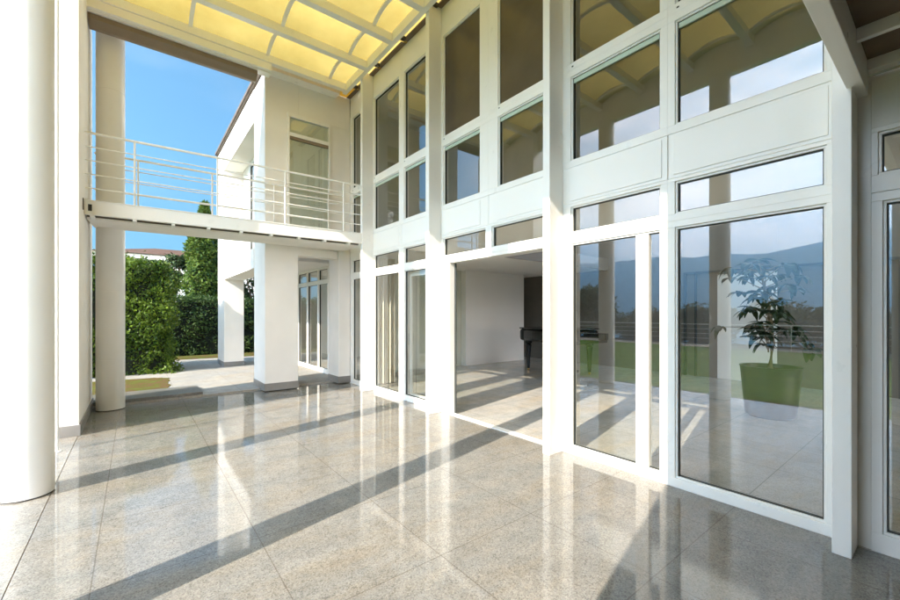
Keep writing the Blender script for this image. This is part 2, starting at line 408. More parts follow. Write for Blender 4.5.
# bay 0, right of the last fin
window(-.80, .29, .12, 2.205, -.86, .34, .0, 2.26)
MB().box(FX0+.012, FX1, .341, .445, 0, 2.98).build('window_post', M['frame'], villa, bevel=.003)
window(-.80, .31, 2.37, 2.64, -.86, .3405, 2.262, 2.67)
window(-2.1, -.92, .12, 2.205, -2.2, -.862, .0, 2.26)
window(-2.1, -.92, 2.37, 2.64, -2.2, -.862, 2.262, 2.67)
MB().box(FX0+.006, FX1, -2.2, .3405, 2.672, 2.98).build('fascia_panel', M['stucco'], villa, bevel=.003)
MB().box(FX0+.004, FX1, -6, -2.201, 0, 6.17).build('wall', M['stucco'], villa)
MB().box(FX0+.01, FX1, -2.2, .44, 3.14, 6.17).build('wall', M['stucco'], villa)
# inside: slabs and walls
MB().box(FX1+.002, 6.4, -6, 8.14, 2.74, 3.04).box(6.4, 10.6, 6.2, 8.14, 2.74, 3.04).build('ceiling', M['ceiling'], villa)  # gap left over the room for the added light well
MB().box(FX1+.002, 10.6, 8.16, 12.9, 2.74, 3.04).build('ceiling', M['ceiling'], villa)
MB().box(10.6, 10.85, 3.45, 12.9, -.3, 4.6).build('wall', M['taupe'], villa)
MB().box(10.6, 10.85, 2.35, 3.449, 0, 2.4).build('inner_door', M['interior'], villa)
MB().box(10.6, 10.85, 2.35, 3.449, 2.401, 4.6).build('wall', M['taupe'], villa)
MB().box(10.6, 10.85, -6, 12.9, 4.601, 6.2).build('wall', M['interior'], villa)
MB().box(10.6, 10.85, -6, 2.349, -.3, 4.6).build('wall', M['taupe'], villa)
MB().box(FX1, 10.6, -6.25, -6, 2.74, 6.2).build('wall', M['interior'], villa)
for x in (4.0, 6.0, 8.0, 10.3):  # unseen end left open and posted, added to let sky light in
    MB().box(x, x+.06, -6.2, -6.1, 0, 2.739).build('window_post', M['frame'], villa)
MB().box(FX1+.2, 10.6, 12.91, 13.1, -.3, 6.2).build('wall', M['interior'], villa)
MB().box(7.55, 9.92, 8.72, 8.95, 0, 2.74).build('partition_wall', M['interior'], villa)
MB().box(9.93, 10.59, 9.6, 9.66, 0, 2.73).build('inner_door', M['darkwood'], villa)
MB().box(5.2, 7.42, 8.90, 8.94, 0, 2.74).build('glass_screen', M['greenglass'], villa)
MB().box(7.43, 7.54, 8.70, 8.96, 0, 2.74).build('screen_post', M['frame'], villa, bevel=.004)
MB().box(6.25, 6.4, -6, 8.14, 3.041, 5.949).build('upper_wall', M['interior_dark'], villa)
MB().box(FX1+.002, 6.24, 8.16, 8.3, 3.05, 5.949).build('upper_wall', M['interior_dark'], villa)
MB().box(6.401, 6.43, -6, 8.14, 3.041, 5.949).build('wall', M['interior'], villa)  # white face of the added light well
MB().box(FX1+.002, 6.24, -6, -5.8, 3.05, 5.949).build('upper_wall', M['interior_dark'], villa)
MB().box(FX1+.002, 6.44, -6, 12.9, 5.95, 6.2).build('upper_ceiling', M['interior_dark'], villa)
MB().box(FX1+.004, 6.5, -6.3, 8.14, 6.205, 6.4).build('roof', M['roofbrown'], villa)
MB().box(6.401, 10.6, 6.17, 6.199, 2.739, 3.06).build('slab_edge', M['slabgrey'], villa)  # cover painted dark so the lit edge of the added well stays dim
MB().box(6.501, 10.9, 6.2, 8.14, 6.205, 6.4).build('roof', M['roofbrown'], villa)
for y in (-6, -4, -2, 0, 2, 4, 6.1):
    MB().box(6.501, 10.6, y, y+.08, 6.15, 6.3).build('added_skylight_bar', M['frame'], villa)  # bars of an invented roof opening, added to light the room below
# dark framed sliding door on the back wall
df = MB()
for (y0, y1, z0, z1) in ((4.105,4.15,0,2.5),(3.88,3.905,0,2.455),(.6,.645,0,2.5),(.645,4.105,2.455,2.5)):
    df.box(10.53, 10.598, y0, y1, z0, z1)
df.build('back_door_frame', M['steel'], villa)
# curtain behind the first bay: folds
cu = MB(); n = 60; pts = []
for i in range(n+1):
    x = 3.86 + .55*i/n; pts.append((x, 7.55 + .06*math.sin(i*1.05) + .012*math.sin(i*.37)))
for i in range(n):
    a, b = pts[i], pts[i+1]
    cu.obox((a[0], a[1], .02), (b[0]-a[0], b[1]-a[1], 0), (0, .008, 0), (0, 0, 2.65))
cu.build('curtain', M['curtain'], villa)
cu = MB()
for i in range(90):
    y0 = -1.6 + i*.02; y1 = y0+.02
    f = lambda q: 4.6 + .05*math.sin(q*38) + .015*math.sin(q*11)
    cu.obox((f(y0), y0, .02), (f(y1)-f(y0), .02, 0), (.01, 0, 0), (0, 0, 2.65))
cu.build('curtain', M['curtain'], villa)

# ---- the wing at the far end
WY = 8.15
wing = villa
def pillar_box(x0, x1, y0, y1, z1, name='wing_pillar'):
    p = MB().box(x0, x1, y0, y1, .03, z1).build(name, M['stucco'], villa, bevel=.006)
    MB().box(x0-.012, x1+.012, y0-.012, y1+.012, .02, .16).build('skirting', M['skirting'], p, bevel=.003)
    return p
pillar_box(1.94, 2.56, WY, 9.02, 6.14)
pillar_box(3.39, 3.645, WY-.03, 8.66, 2.82)
pillar_box(1.93, 2.42, 12.5, 13.55, 6.14)
# end wall with the balcony door
ew = MB()
ew.box(2.562, 3.655, WY+.002, WY+.25, 5.46, 6.16).box(3.205, 3.655, WY+.002, WY+.25, 2.825, 5.459)
ew.build('end_wall', M['stucco'], villa, bevel=.003)
MB().box(2.34, 3.205, WY-.02, WY+.02, 5.40, 5.46).build('door_head', M['frame'], villa, bevel=.003)
# balcony door and its top light (face -Y); it sits in front of the pillar's inner part
def window_y(name, x0, x1, z0, z1, Y, w, rail=None, mat='glass', parent=villa):
    f = MB(); d = .06
    f.box(x0, x0+w, Y, Y+d, z0, z1).box(x1-w, x1, Y, Y+d, z0, z1).box(x0+w, x1-w, Y, Y+d, z0, z0+w).box(x0+w, x1-w, Y, Y+d, z1-w, z1)
    if rail: f.box(x0+w, x1-w, Y, Y+d, rail, rail+.07)
    o = f.build(name, M['frame'], parent, bevel=.003)
    MB().quad((x0+w, Y+.035, z0+w), (x1-w, Y+.035, z0+w), (x1-w, Y+.035, z1-w), (x0+w, Y+.035, z1-w)).build('pane', M['glass'], o)
    return o
window_y('balcony_door', 2.345, 3.2, 3.03, 5.40, WY-.06, .035, 4.99)
MB().box(2.385, 3.16, WY-.006, WY-.003, 3.06, 4.96).build('door_curtain', M['greenglass'], villa)
MB().box(2.385, 3.16, WY-.006, WY-.003, 5.07, 5.36).build('door_curtain', M['greenglass'], villa)
MB().box(2.385, 3.16, WY-.05, WY-.02, 4.93, 4.99).build('blind_cassette', M['cassette'], villa)
# lintels and porch
MB().box(2.562, 3.388, WY+.03, WY+.3, 2.66, 2.82).build('lintel', M['stucco'], villa, bevel=.003)
MB().box(2.562, 3.389, WY+.004, WY+.25, 2.825, 3.03).build('lintel', M['stucco'], villa, bevel=.003)
MB().box(2.0, 3.655, 9.03, 12.9, 2.66, 2.80).build('porch_ceiling', M['ceiling'], villa)
# glazed ground floor under the porch, same plane as the front
mull = [8.70, 9.407, 10.093, 10.908, 11.714, 12.47]
for a, b in zip(mull, mull[1:]):
    window(a+.035, b-.035, .12, 2.25, a+.001, b-.001, .03, 2.29)
    window(a+.035, b-.035, 2.33, 2.61, a+.001, b-.001, 2.291, 2.65)
MB().box(FX0, FX1, 12.471, 13.5, .03, 2.655).build('wall', M['stucco'], villa)
# outer side of the upper storey: beam, recessed windows, roof band
MB().box(1.93, 2.42, 9.021, 12.499, 2.44, 2.86).build('side_beam', M['stucco'], villa, bevel=.004)
MB().box(1.93, 2.42, 9.021, 12.499, 5.46, 6.14).build('side_band', M['stucco'], villa, bevel=.004)
MB().box(2.40, 2.46, 11.6, 12.499, 2.861, 5.459).build('wall', M['stucco'], villa)
for a, b in ((9.03, 10.3), (10.301, 11.599)):
    window(a+.08, b-.08, 2.95, 5.36, a, b, 2.862, 5.458, X=2.36, depth=.06)
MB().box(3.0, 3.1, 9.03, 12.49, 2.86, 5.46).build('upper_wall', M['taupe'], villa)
rf = MB().box(1.885, 10.9, 8.155, 13.60, 6.165, 6.235)
rf.build('roof', M['roofbrown'], villa, bevel=.006)
MB().box(1.86, 1.884, 8.155, 13.62, 6.185, 6.25).build('gutter', M['roofbrown'], villa, bevel=.004)

# solid wall that closes the terrace behind the camera on the garden side
MB().box(-.86, -.54, -6, .43, 0, 6.1).build('garden_wall', M['stucco'], villa, bevel=.004)

MB().box(-.86, 3.65, -6.25, -6.002, 0, 6.1).build('garden_wall', M['stucco'], villa)  # unseen end wall added to darken the near terrace
# low roof over the near part of the terrace
MB().box(-.9, 3.67, -6.2, .43, 6.11, 6.2).build('roof', M['roofbrown'], villa)
low = thing('low_roof', (1.5, -2, 2.87), 'low white framed roof with brown fabric panels beside the last steel fin', 'roof')
MB().box(-.9, 3.656, .35, .425, 2.88, 3.12).build('edge_beam', M['frame'], low, bevel=.004)
MB().box(-.9, 3.656, -2.25, -2.17, 2.88, 3.12).build('edge_beam', M['frame'], low, bevel=.004)
for x in (3.58, 3.14, 2.28, 1.42, .56, -.30, -.86):
    w = .07 if x > 3.5 or x < -.8 else .035
    MB().box(x-.002, x+w, -2.168, .3485, 3.01, 3.08).build('crossbar', M['frame'], low, bevel=.003)
xs_ = [3.58, 3.14, 2.28, 1.42, .56, -.30, -.86]
for a, b in zip(xs_[1:], xs_):
    MB().box(a+.02, b+.012, -2.169, .3495, 3.0805, 3.09).build('fabric_panel', M['brown_panel'], low)

# ------------------------------------------------------------------ yellow awning roof
awn = thing('awning_roof', (1.4, 4, 6.0), 'tall terrace roof of pale beams with arched bays of yellow cloth', 'awning')
PZ0, PZ1 = 6.0, 6.13
pur = [7.73 - .92*i for i in range(8)] + [.55]
X0, X1 = -.72, 3.34
for y in pur:
    MB().box(X0, X1-.002, y-.11, y, PZ0, PZ1).build('purlin', M['frame'], awn, bevel=.004)
MB().box(X1, X1+.08, .43, 7.80, PZ0, PZ1+.03).build('header_beam', M['frame'], awn, bevel=.004)
MB().box(X0-.14, X0-.002, .43, 8.05, 5.68, 6.32).build('eave_beam', M['frame'], awn, bevel=.004)
MB().box(X0, 1.935, 7.64, 7.80, 5.87, 5.998).build('end_beam', M['frame'], awn, bevel=.004)
MB().box(X0, 1.935, 7.70, 7.86, 5.845, 5.868).build('end_trim', M['frame'], awn, bevel=.002)
# roller shade cassette under the end beam
cs = MB(); prof = [(7.74,5.84),(7.93,5.84),(7.96,5.80),(7.96,5.73),(7.93,5.70),(7.86,5.70),(7.80,5.74),(7.74,5.77)]
n = len(cs.v)
for x in (-.53, 1.72):
    cs.v += [(x, y, z) for y, z in prof]
m_ = len(prof)
for i in range(m_): cs.f.append((i, (i+1)%m_, m_+(i+1)%m_, m_+i))
cs.f.append(tuple(range(m_))[::-1]); cs.f.append(tuple(range(m_, 2*m_)))
cs.build('shade_cassette', M['cassette'], awn)
RX = [3.0, 1.86, .70, -.47]
def arc(y0, y1, n=14, rise=.13, z=PZ1-.01):
    return [(y0+(y1-y0)*i/n, z + rise*math.sin(math.pi*i/n)**.8) for i in range(n+1)]
for a, b in zip(pur[1:], pur):
    p = arc(a-.055, b-.055)
    fb = MB(); nx = 16
    for i in range(nx+1):
        x = X0-.05 + (3.652-X0+.05)*i/nx
        for y, z in p: fb.v.append((x, y, z+.004*math.sin(x*9+y*5)))
    m_ = len(p)
    for i in range(nx):
        for j in range(m_-1):
            q = i*m_+j; fb.f.append((q, q+1, q+m_+1, q+m_))
    fb.build('awning_cloth', M['fabric'], awn, smooth=True)
    for x in RX:
        rb = MB()
        pr = arc(a, b-.11, 12, .105, PZ1-.03)
        for (ya, za), (yb, zb) in zip(pr, pr[1:]):
            rb.obox((x-.028, ya, za), (.056, 0, 0), (0, yb-ya, zb-za), (0, 0, .03))
        rb.build('rib', M['frame'], awn)
MB().box(1.94, X1-.003, 7.92, 8.146, 6.05, 6.143).build('wall_plate', M['frame'], awn, bevel=.003)
MB().box(X0-.05, 3.652, 7.68, 8.148, 6.145, 6.149).build('awning_cloth', M['fabric'], awn)  # unseen flat flap added to keep sun off the end wall
# ragged cloth edge and brackets on the wall side
MB().box(3.575, 3.658, .5, 8.14, 6.135, 6.158).build('flashing', M['roofbrown'], awn)
for y in [7.62 - .92*i for i in range(8)]:
    MB().box(3.46, 3.574, y-.05, y+.02, 6.10, 6.15).build('bracket', M['dark'], awn, bevel=.004)

# ------------------------------------------------------------------ round columns
def round_column(cx, cy, r, z0, z1, label, group='round columns along the terrace edge', rings=()):
    t = thing('round_column', (cx, cy, z0), label, 'column', group)
    prof = [(r, z0+.012)]
    for z in rings:
        prof += [(r, z-.004), (r-.004, z-.002), (r-.004, z+.002), (r, z+.004)]
    prof.append((r, z1))
    MB().lathe(cx, cy, prof, 72).build('shaft', M['column'], t, smooth=True)
    MB().lathe(cx, cy, [(r-.008, z0), (r-.008, z0+.012)], 72).build('base_ring', M['dark'], t)
    return t
round_column(-.70, 4.76, .165, 0, 5.68, 'nearest thick round white column at the left edge of the terrace, lit from the garden')
round_column(-.70, 2.60, .160, 0, 5.68, 'round white column mirrored as a tan band in the largest ground floor pane')
round_column(-.70, .41, .150, 0, 5.68, 'round white column at the end of the garden wall, mirrored in the window past the last fin')
round_column(-.30, 8.22, .178, 0, 5.83, 'tan round column standing in the shade behind the footbridge', None, (.78, 1.85, 3.6, 4.95))

# flat wall pier on the left that carries the bridge
pier = thing('wall_pier', (-.8, 7.6, 0), 'flat white wall pier with granite skirting between the thick round column and the tan column', 'pier')
MB().box(-1.12, -.54, 6.68, 8.62, 0, 6.0).build('pier_body', M['stucco'], pier, bevel=.006)
MB().box(-1.135, -.525, 6.665, 8.635, 0, .135).build('skirting', M['skirting'], pier, bevel=.003)
pole = thing('guide_pole', (-.665, 6.04, 0), 'thin white pole standing on the floor in front of the flat wall pier', 'pole')
MB().tube([(-.665, 6.04, .01), (-.665, 6.04, 5.9)], .016, 14).build('pole_tube', M['frame'], pole, smooth=True)
MB().lathe(-.665, 6.04, [(.04, 0), (.04, .008), (.018, .014)], 24).build('floor_flange', M['frame'], pole)

# ------------------------------------------------------------------ footbridge
A = Vector((-.535, 7.30, 0)); B = Vector((3.425, 7.10, 0))
br = thing('footbridge', (1.4, 7.5, 2.85), 'white steel footbridge with thin horizontal railings crossing to the glazed front', 'footbridge')
U = (B-A); L = U.length; U.normalize(); V = Vector((-U.y, U.x, 0)); Wd = .93
def bbox_(mb, s0, s1, t0, t1, z0, z1):
    p = A + U*s0 + V*t0; mb.obox((p.x, p.y, z0), U*(s1-s0), V*(t1-t0), (0,0,z1-z0)); return mb
bbox_(MB(), 0, L, 0, .05, 2.86, 3.035).build('fascia', M['frame'], br, bevel=.004)
m1 = MB(); bbox_(m1, 0, L, -.012, .0495, 2.845, 2.8595); bbox_(m1, 0, L, -.012, .0495, 3.0355, 3.047); m1.build('fascia_flange', M['frame'], br, bevel=.002)
bbox_(MB(), 0, L, Wd-.05, Wd, 2.83, 3.035).build('fascia', M['frame'], br, bevel=.004)
bbox_(MB(), .002, L-.002, .051, Wd-.051, 2.90, 2.95).build('deck', M['frame'], br)
bbox_(MB(), .002, L-.002, .16, Wd-.0505, 2.815, 2.85).build('soffit', M['stucco'], br, bevel=.002)
bbox_(MB(), .003, L-.003, .150, .1585, 2.838, 2.872).build('slot_shade_strip', M['slot_shade'], br)  # brown strip painting the shaded gap below the fascia
for i in range(9):
    s = .53 + .456*(i-1)
    if 0 < s < L-.05: bbox_(MB(), s-.022, s+.022, -.001, .17, 2.815, 2.8445).build('bracket', M['frame'], br, bevel=.002)
def rail(t, name):
    for k, z in enumerate((3.965, 3.778, 3.590, 3.402, 3.214)):
        a = A + V*t + Vector((0,0,z)); b = B + V*t + Vector((0,0,z))
        MB().tube([a, b], .0175 if k == 0 else .0085, 10).build('top_rail' if k == 0 else 'rail', M['frame'], br, smooth=True)
    for s in (.53, 1.56, 2.58, 3.62):
        p = A + U*s + V*t
        MB().tube([(p.x, p.y, 2.95), (p.x, p.y, 3.95)], .014, 10).build('post', M['frame'], br, smooth=True)
rail(.03, 'near'); rail(Wd-.03, 'far')
# bolted end plate on the pier
pp_ = bbox_(MB(), .035, .075, -.007, -.0005, 2.895, 2.985); pp_.build('bolt_plate', M['dark'], br, bevel=.002)
MB().box(-.5395, -.532, 7.10, 7.16, 2.87, 3.02).build('bolt_plate', M['dark'], br, bevel=.002)

# ------------------------------------------------------------------ step
st = tag(MB().box(-1.19, .965, 8.46, 9.29, -.05, .085).build('granite_step', M['step'], bevel=.004), 'low dark grey granite step at the garden end of the terrace', 'step')

# ------------------------------------------------------------------ foliage
def leaf_cloud(pts, size, up=.35):
    """pts: list of (p, outward normal); many small folded leaf faces"""
    mb = MB(); rn = []
    for p, nr in pts:
        s = size*random.uniform(.6, 1.35)
        d = Vector((random.gauss(0,1), random.gauss(0,1), random.gauss(0,1)+up)) + nr*.9; d.normalize()
        t = d.cross(Vector((random.gauss(0,1), random.gauss(0,1), random.gauss(0,1)))).normalized(); w = d.cross(t)
        a = p; b = p + t*s*.5 + w*s*.24; c = p + t*s + d*s*.12; e = p + t*s*.5 - w*s*.24
        n = len(mb.v); mb.v += [tuple(a), tuple(b), tuple(c), tuple(e)]; mb.f += [(n, n+1, n+2), (n, n+2, n+3)]
        r = min(1, max(0, random.betavariate(1.6, 2.2) + .35*mnoise.noise(p*1.7)))
        rn += [r, r]
    return mb, rn
def hedge(name, x0, x1, y0, y1, z1, n, size, mat, label, lump=.18, faces='fltr'):
    t = thing(name, ((x0+x1)/2, (y0+y1)/2, 0), label, 'hedge')
    c = .16
    MB().box(x0+c, x1-c, y0+c, y1-c, 0, z1-c).build('dark_core', M['core'], t)
    areas = {'f': (x1-x0)*z1, 'r': (y1-y0)*z1, 't': (x1-x0)*(y1-y0), 'l': (y1-y0)*z1}
    tot = sum(areas[k] for k in faces); pts = []
    for k in faces:
        for _ in range(int(n*areas[k]/tot)):
            u, v = random.random(), random.random()
            if k == 'f': p = Vector((x0+u*(x1-x0), y0, v*z1)); nr = Vector((0,-1,0))
            elif k == 'r': p = Vector((x1, y0+u*(y1-y0), v*z1)); nr = Vector((1,0,0))
            elif k == 'l': p = Vector((x0, y0+u*(y1-y0), v*z1)); nr = Vector((-1,0,0))
            else: p = Vector((x0+u*(x1-x0), y0+v*(y1-y0), z1)); nr = Vector((0,0,1))
            f = mnoise.noise(p*1.6)*lump + mnoise.noise(p*4.5)*lump*.6
            p = p + nr*(f + random.uniform(-.16, .03)); p.z = max(p.z, .03)
            if k == 't' and random.random() < .06: p.z += random.uniform(0, .16)
            pts.append((p, nr))
    mb, rn = leaf_cloud(pts, size); mb.build('leaves', mat, t, rnd=rn)
    return t
hedge('laurel_hedge', -4.2, .74, 12.1, 13.7, 2.76, 42000, .075, M['hedge'], 'tall bright green laurel hedge right beside the tan round column', .30, 'frt')
hedge('dark_hedge', -3.0, 6.5, 16.6, 17.8, 2.06, 19000, .095, M['hedge_dark'], 'lower dark green clipped hedge across the end of the paved path', .22, 'ft')

def cypress(x, y, h, r, label):
    t = thing('cypress_tree', (x, y, 0), label, 'tree')
    MB().tube([(x, y, 0), (x, y, h*.9)], [.12, .02], 8).build('trunk', M['bark'], t)
    MB().lathe(x, y, [(r*.55, .1), (r*.6, h*.45), (r*.35, h*.75), (.02, h*.93)], 20).build('dark_core', M['core'], t)
    pts = []
    for _ in range(15000):
        u = random.random()**.8; z = .15 + u*(h-.15); rr = r*min(1, (1-u)*2.2)**.75*(.92 + .25*mnoise.noise(Vector((x, z*1.3, 2))))
        a = random.uniform(0, 2*math.pi); q = Vector((math.cos(a), math.sin(a), 0))
        k = math.sqrt(random.uniform(.35, 1)) + .25*mnoise.noise(Vector((q.x*2, q.y*2, z*1.6)))
        pts.append((Vector((x, y, z)) + q*rr*k, q*.8+Vector((0,0,.4))))
    mb, rn = leaf_cloud(pts, .15, 1.0); mb.build('crown', M['cypress'], t, rnd=rn)
cypress(2.30, 19.6, 6.15, .80, 'dense upright cypress rising behind the dark hedge left of the wing')

def tree(x, y, z0, h, r, label, n=2600, size=.2, group='trees below the lawn', cat='tree'):
    t = thing('garden_tree', (x, y, z0), label, cat, group)
    tr = MB().tube([(x, y, z0-.3), (x+.05, y, z0+h*.3), (x+.1, y+.05, z0+h*.6)], [.05*r+.06, .04*r+.04, .03], 8)
    blobs = []
    for k in range(9):
        a = random.uniform(0, 6.28); rr = r*random.uniform(.2, .75); zz = z0 + h*random.uniform(.42, .88)
        b = Vector((x+rr*math.cos(a), y+rr*math.sin(a), zz)); blobs.append((b, r*random.uniform(.3, .5)))
        tr.tube([(x+.04, y, z0+h*.32), ((x+b.x)/2, (y+b.y)/2, z0+h*.5), tuple(b)], [.05, .035, .012], 6)
    tr.build('trunk', M['bark'], t)
    pts = []
    for _ in range(n):
        b, br_ = random.choice(blobs); d = Vector((random.gauss(0,1), random.gauss(0,1), random.gauss(0,1))).normalized()
        pts.append((b + Vector((d.x, d.y, d.z*.75))*br_*random.uniform(.45, 1.15), d))
    mb, rn = leaf_cloud(pts, size, .5); mb.build('crown', M['tree'], t, rnd=rn)
    return t
# slender tree beside the cypress
tree(1.2, 21.5, 0, 4.5, .6, 'loose young tree between the neighbouring house and the cypress', 1500, .2, None)
tree(4.6, 20.5, 0, 4.6, 1.6, 'bushy tree beyond the dark hedge, glimpsed between the two wing pillars', 2600, .2, None)
# trees beyond the lawn, seen as a dark band in the glass
LBL = 'dark leafy tree below the far lawn railing, seen mirrored in the glass'
protos = [tree(-17, 6, -1.2, 3.3, 2.0, LBL, 4200, .26), tree(-18, 15.5, -1.2, 4.4, 2.4, LBL, 5200, .28)]
random.seed(21)
spots = [(-16.8,-9,0,.9),(-17,-5.5,0,.95),(-17.5,-2.5,0,.86),(-16.6,.4,0,.92),(-17.2,3.2,0,.88),(-17.5,8.8,0,.95),(-16.9,11.6,0,.9),(-17.3,18.8,1,.8),(-17,21.6,0,1.0),
 (-18,24.6,1,.8),(-17.5,28,0,1.05),(-18,31.5,1,.85),(-17,35.5,0,1.1),(-18,39.5,1,.9),(-21,-6,1,.85),(-21.5,-1,1,.8),(-21,4.8,1,.82),(-21.5,10.4,1,.8),(-22,20,1,.95),(-22,29,1,1.0)]
for x, y, k, s in spots:
    c = copy_tree(protos[k]); c.location = (x, y, -1.2 - max(0, -18-x)*.2); c.scale = (s*1.15, s*1.15, s); c.rotation_euler.z = random.uniform(0, 6.28)

# neighbouring house
nb = thing('neighbour_house', (2, 36, 0), 'neighbouring house with brown tiled roof and white eaves behind the hedges', 'house')
MB().box(-1.5, 8, 34.5, 42, 0, 5.15).build('wall', M['stucco'], nb)
rfm = MB().prism([(-2.2, 33.7), (8.7, 33.7), (8.7, 42.7), (-2.2, 42.7)], 5.16, 5.48); rfm.build('eaves', M['frame'], nb)
rm = MB(); rm.v += [(-2.4,33.5,5.49),(8.9,33.5,5.49),(8.9,42.9,5.49),(-2.4,42.9,5.49),(1.2,38.2,6.5),(6.2,38.2,6.5)]
rm.f += [(0,1,5,4),(1,2,5),(2,3,4,5),(3,0,4),(3,2,1,0)]
rm.build('roof', M['tile_roof'], nb)
for x in (.2, 2.3, 4.6):
    f = MB().box(x, x+1.0, 34.44, 34.498, 1.2, 2.75).build('window', M['frame'], nb); MB().box(x+.07, x+.93, 34.42, 34.439, 1.27, 2.68).build('pane', M['steel'], f)

# ------------------------------------------------------------------ railings seen in the glass
def garden_rail(X, y0, y1, zs, zg, label, step=2.2):
    t = thing('garden_railing', (X, (y0+y1)/2, zg), label, 'railing')
    for k, z in enumerate(zs):
        MB().tube([(X, y0, z), (X, y1, z)], .024 if k == 0 else .012, 8).build('top_rail' if k == 0 else 'rail', M['frame'], t, smooth=True)
    y = y0
    while y <= y1+.01:
        MB().tube([(X, y, zg), (X, y, zs[0])], .018, 8).build('post', M['frame'], t); y += step
    return t
garden_rail(-13.6, -14, 44, (1.0, .78, .56, .34), -.06, 'long white railing at the far edge of the lawn, seen only mirrored', 2.6)

# ------------------------------------------------------------------ grand piano and bench
pn = thing('grand_piano', (8.3, 6.3, 0), 'black grand piano standing on the stone floor inside the open doorway', 'piano')
def pcurve():
    # plan outline: long axis along -Y (tail towards +Y)
    pts = [(8.95, 5.45), (7.55, 5.45), (7.55, 6.0)]
    for i in range(9):
        a = i/8; pts.append((7.55 + .35*(a**1.6), 6.0 + .95*a))
    for i in range(1, 9):
        a = math.pi - math.pi*i/8; pts.append((8.42 + .52*math.cos(a), 7.0 + .30*math.sin(a)))
    pts.append((8.95, 6.6))
    return pts
oc = pcurve()
MB().prism(oc, .80, 1.10).build('case', M['piano'], pn, bevel=.07)
ins = [(8.3+(x-8.3)*1.02, 6.3+(y-6.3)*1.015) for x, y in oc]
MB().prism(ins, 1.105, 1.135).build('lid', M['piano'], pn, bevel=.006)
MB().box(7.6, 8.9, 5.2, 5.449, .80, .86).box(7.55, 7.65, 5.2, 5.449, .86, 1.02).box(8.85, 8.95, 5.2, 5.449, .86, 1.02).build('keybed', M['piano'], pn, bevel=.006)
MB().box(7.66, 8.84, 5.22, 5.445, .861, 1.0).build('fallboard', M['piano'], pn, bevel=.02)
for x, y in ((8.2, 7.05), (7.7, 5.62), (8.8, 5.62)):
    lg = MB().lathe(x, y, [(.035, .06), (.04, .12), (.05, .3), (.065, .55), (.08, .68), (.06, .70), (.095, .72), (.095, .80)], 20).build('leg', M['piano'], pn, smooth=True)
    MB().lathe(x, y, [(.02, 0), (.03, .02), (.03, .05), (.02, .06)], 14).build('caster', M['brass'], lg)
MB().box(8.15, 8.35, 5.75, 5.80, .08, .80).box(8.1, 8.4, 5.65, 5.85, .08, .14).build('pedal_lyre', M['piano'], pn, bevel=.004)

# ------------------------------------------------------------------ potted plant indoors
PX_, PY_ = 6.45, 1.50
pt = thing('potted_plant', (PX_, PY_, 0), 'tall broad leaved houseplant in a big dark pot inside the largest pane', 'plant')
MB().lathe(PX_, PY_, [(.25, 0), (.28, .03), (.325, .60), (.335, .70), (.345, .72), (.315, .72), (.305, .66)], 56).build('pot', M['pot'], pt, smooth=True)
MB().lathe(PX_, PY_, [(.302, .63), (.302, .665)], 40).build('soil', M['soil'], pt)
random.seed(5)
stm = MB(); tips = []
base = Vector((PX_, PY_, .68))
stm.tube([base, base+Vector((.02,-.02,.35)), base+Vector((-.01,.0,.75)), base+Vector((.0,.05,1.1)), base+Vector((-.03,.12,1.55))], [.035,.03,.025,.018,.01], 10)
for k in range(46):
    z = .36 + 1.19*(k+random.random())/46; a = k*2.4 + random.uniform(-.5, .5); ln = random.uniform(.10, .50)*(1.1-.45*abs(z-.85))
    p0 = base + Vector((0, .05*z, z-.14)); rise = random.uniform(-.02, .22)
    p1 = p0 + Vector((math.cos(a)*ln*.6, math.sin(a)*ln*.6, rise*.8)); p2 = p0 + Vector((math.cos(a)*ln, math.sin(a)*ln, rise))
    stm.tube([p0, p1, p2], [.009, .006, .004], 6); tips.append((p2, a))
tips.append((base+Vector((-.03,.12,1.57)), 0))
stm.build('stem', M['canebark'], pt, smooth=True)
lv = MB(); rn = []
for p, a in tips:
    for j in range(6):
        b = a + (j-2.5)*.72 + random.uniform(-.35, .35); ln = random.uniform(.14, .25); w = ln*.27; droop = random.uniform(.2, 1.25); lift = random.uniform(-.02, .05)
        d = Vector((math.cos(b), math.sin(b), 0)); sd = Vector((-d.y, d.x, random.uniform(-.4, .4))); prev = None
        for i in range(6):
            s = i/5; c = p + d*ln*s*(1-.25*droop*s) + Vector((0, 0, lift*s - droop*ln*.7*s*s)); ww = w*math.sin(math.pi*min(.97, .08+s*.9))**.8*.75
            q = (c - sd*ww + Vector((0,0,.25*ww)), c, c + sd*ww + Vector((0,0,.25*ww)))
            n = len(lv.v); lv.v += [tuple(x) for x in q]
            if prev is not None:
                lv.f += [(prev, prev+1, n+1, n), (prev+1, prev+2, n+2, n+1)]; r = random.random(); rn += [r, r]
            prev = n
lv.build('leaves', M['plantleaf'], pt, rnd=rn, smooth=False)
pt.location = (7.3, 1.70, 0); pt.scale = (1.08, 1.08, 1.02)

# ------------------------------------------------------------------ haze, light, sky
HAZE = True
if HAZE:
    m = bpy.data.materials.new('haze_air'); m.use_nodes = True; nt = m.node_tree; nt.nodes.remove(nt.nodes['Principled BSDF'])
    pv = N(nt, 'ShaderNodeVolumePrincipled'); pv.inputs['Color'].default_value = (.31,.63,1,1); pv.inputs['Density'].default_value = 2.5e-4
    pv.inputs['Anisotropy'].default_value = 0.6
    nt.links.new(pv.outputs[0], nt.nodes['Material Output'].inputs['Volume'])
    hz = MB().box(-6600, 900, -3100, 5200, -160, 1500).build('haze', m); tag(hz, 'blue distance haze over the lake and mountains', 'haze', kind='stuff')

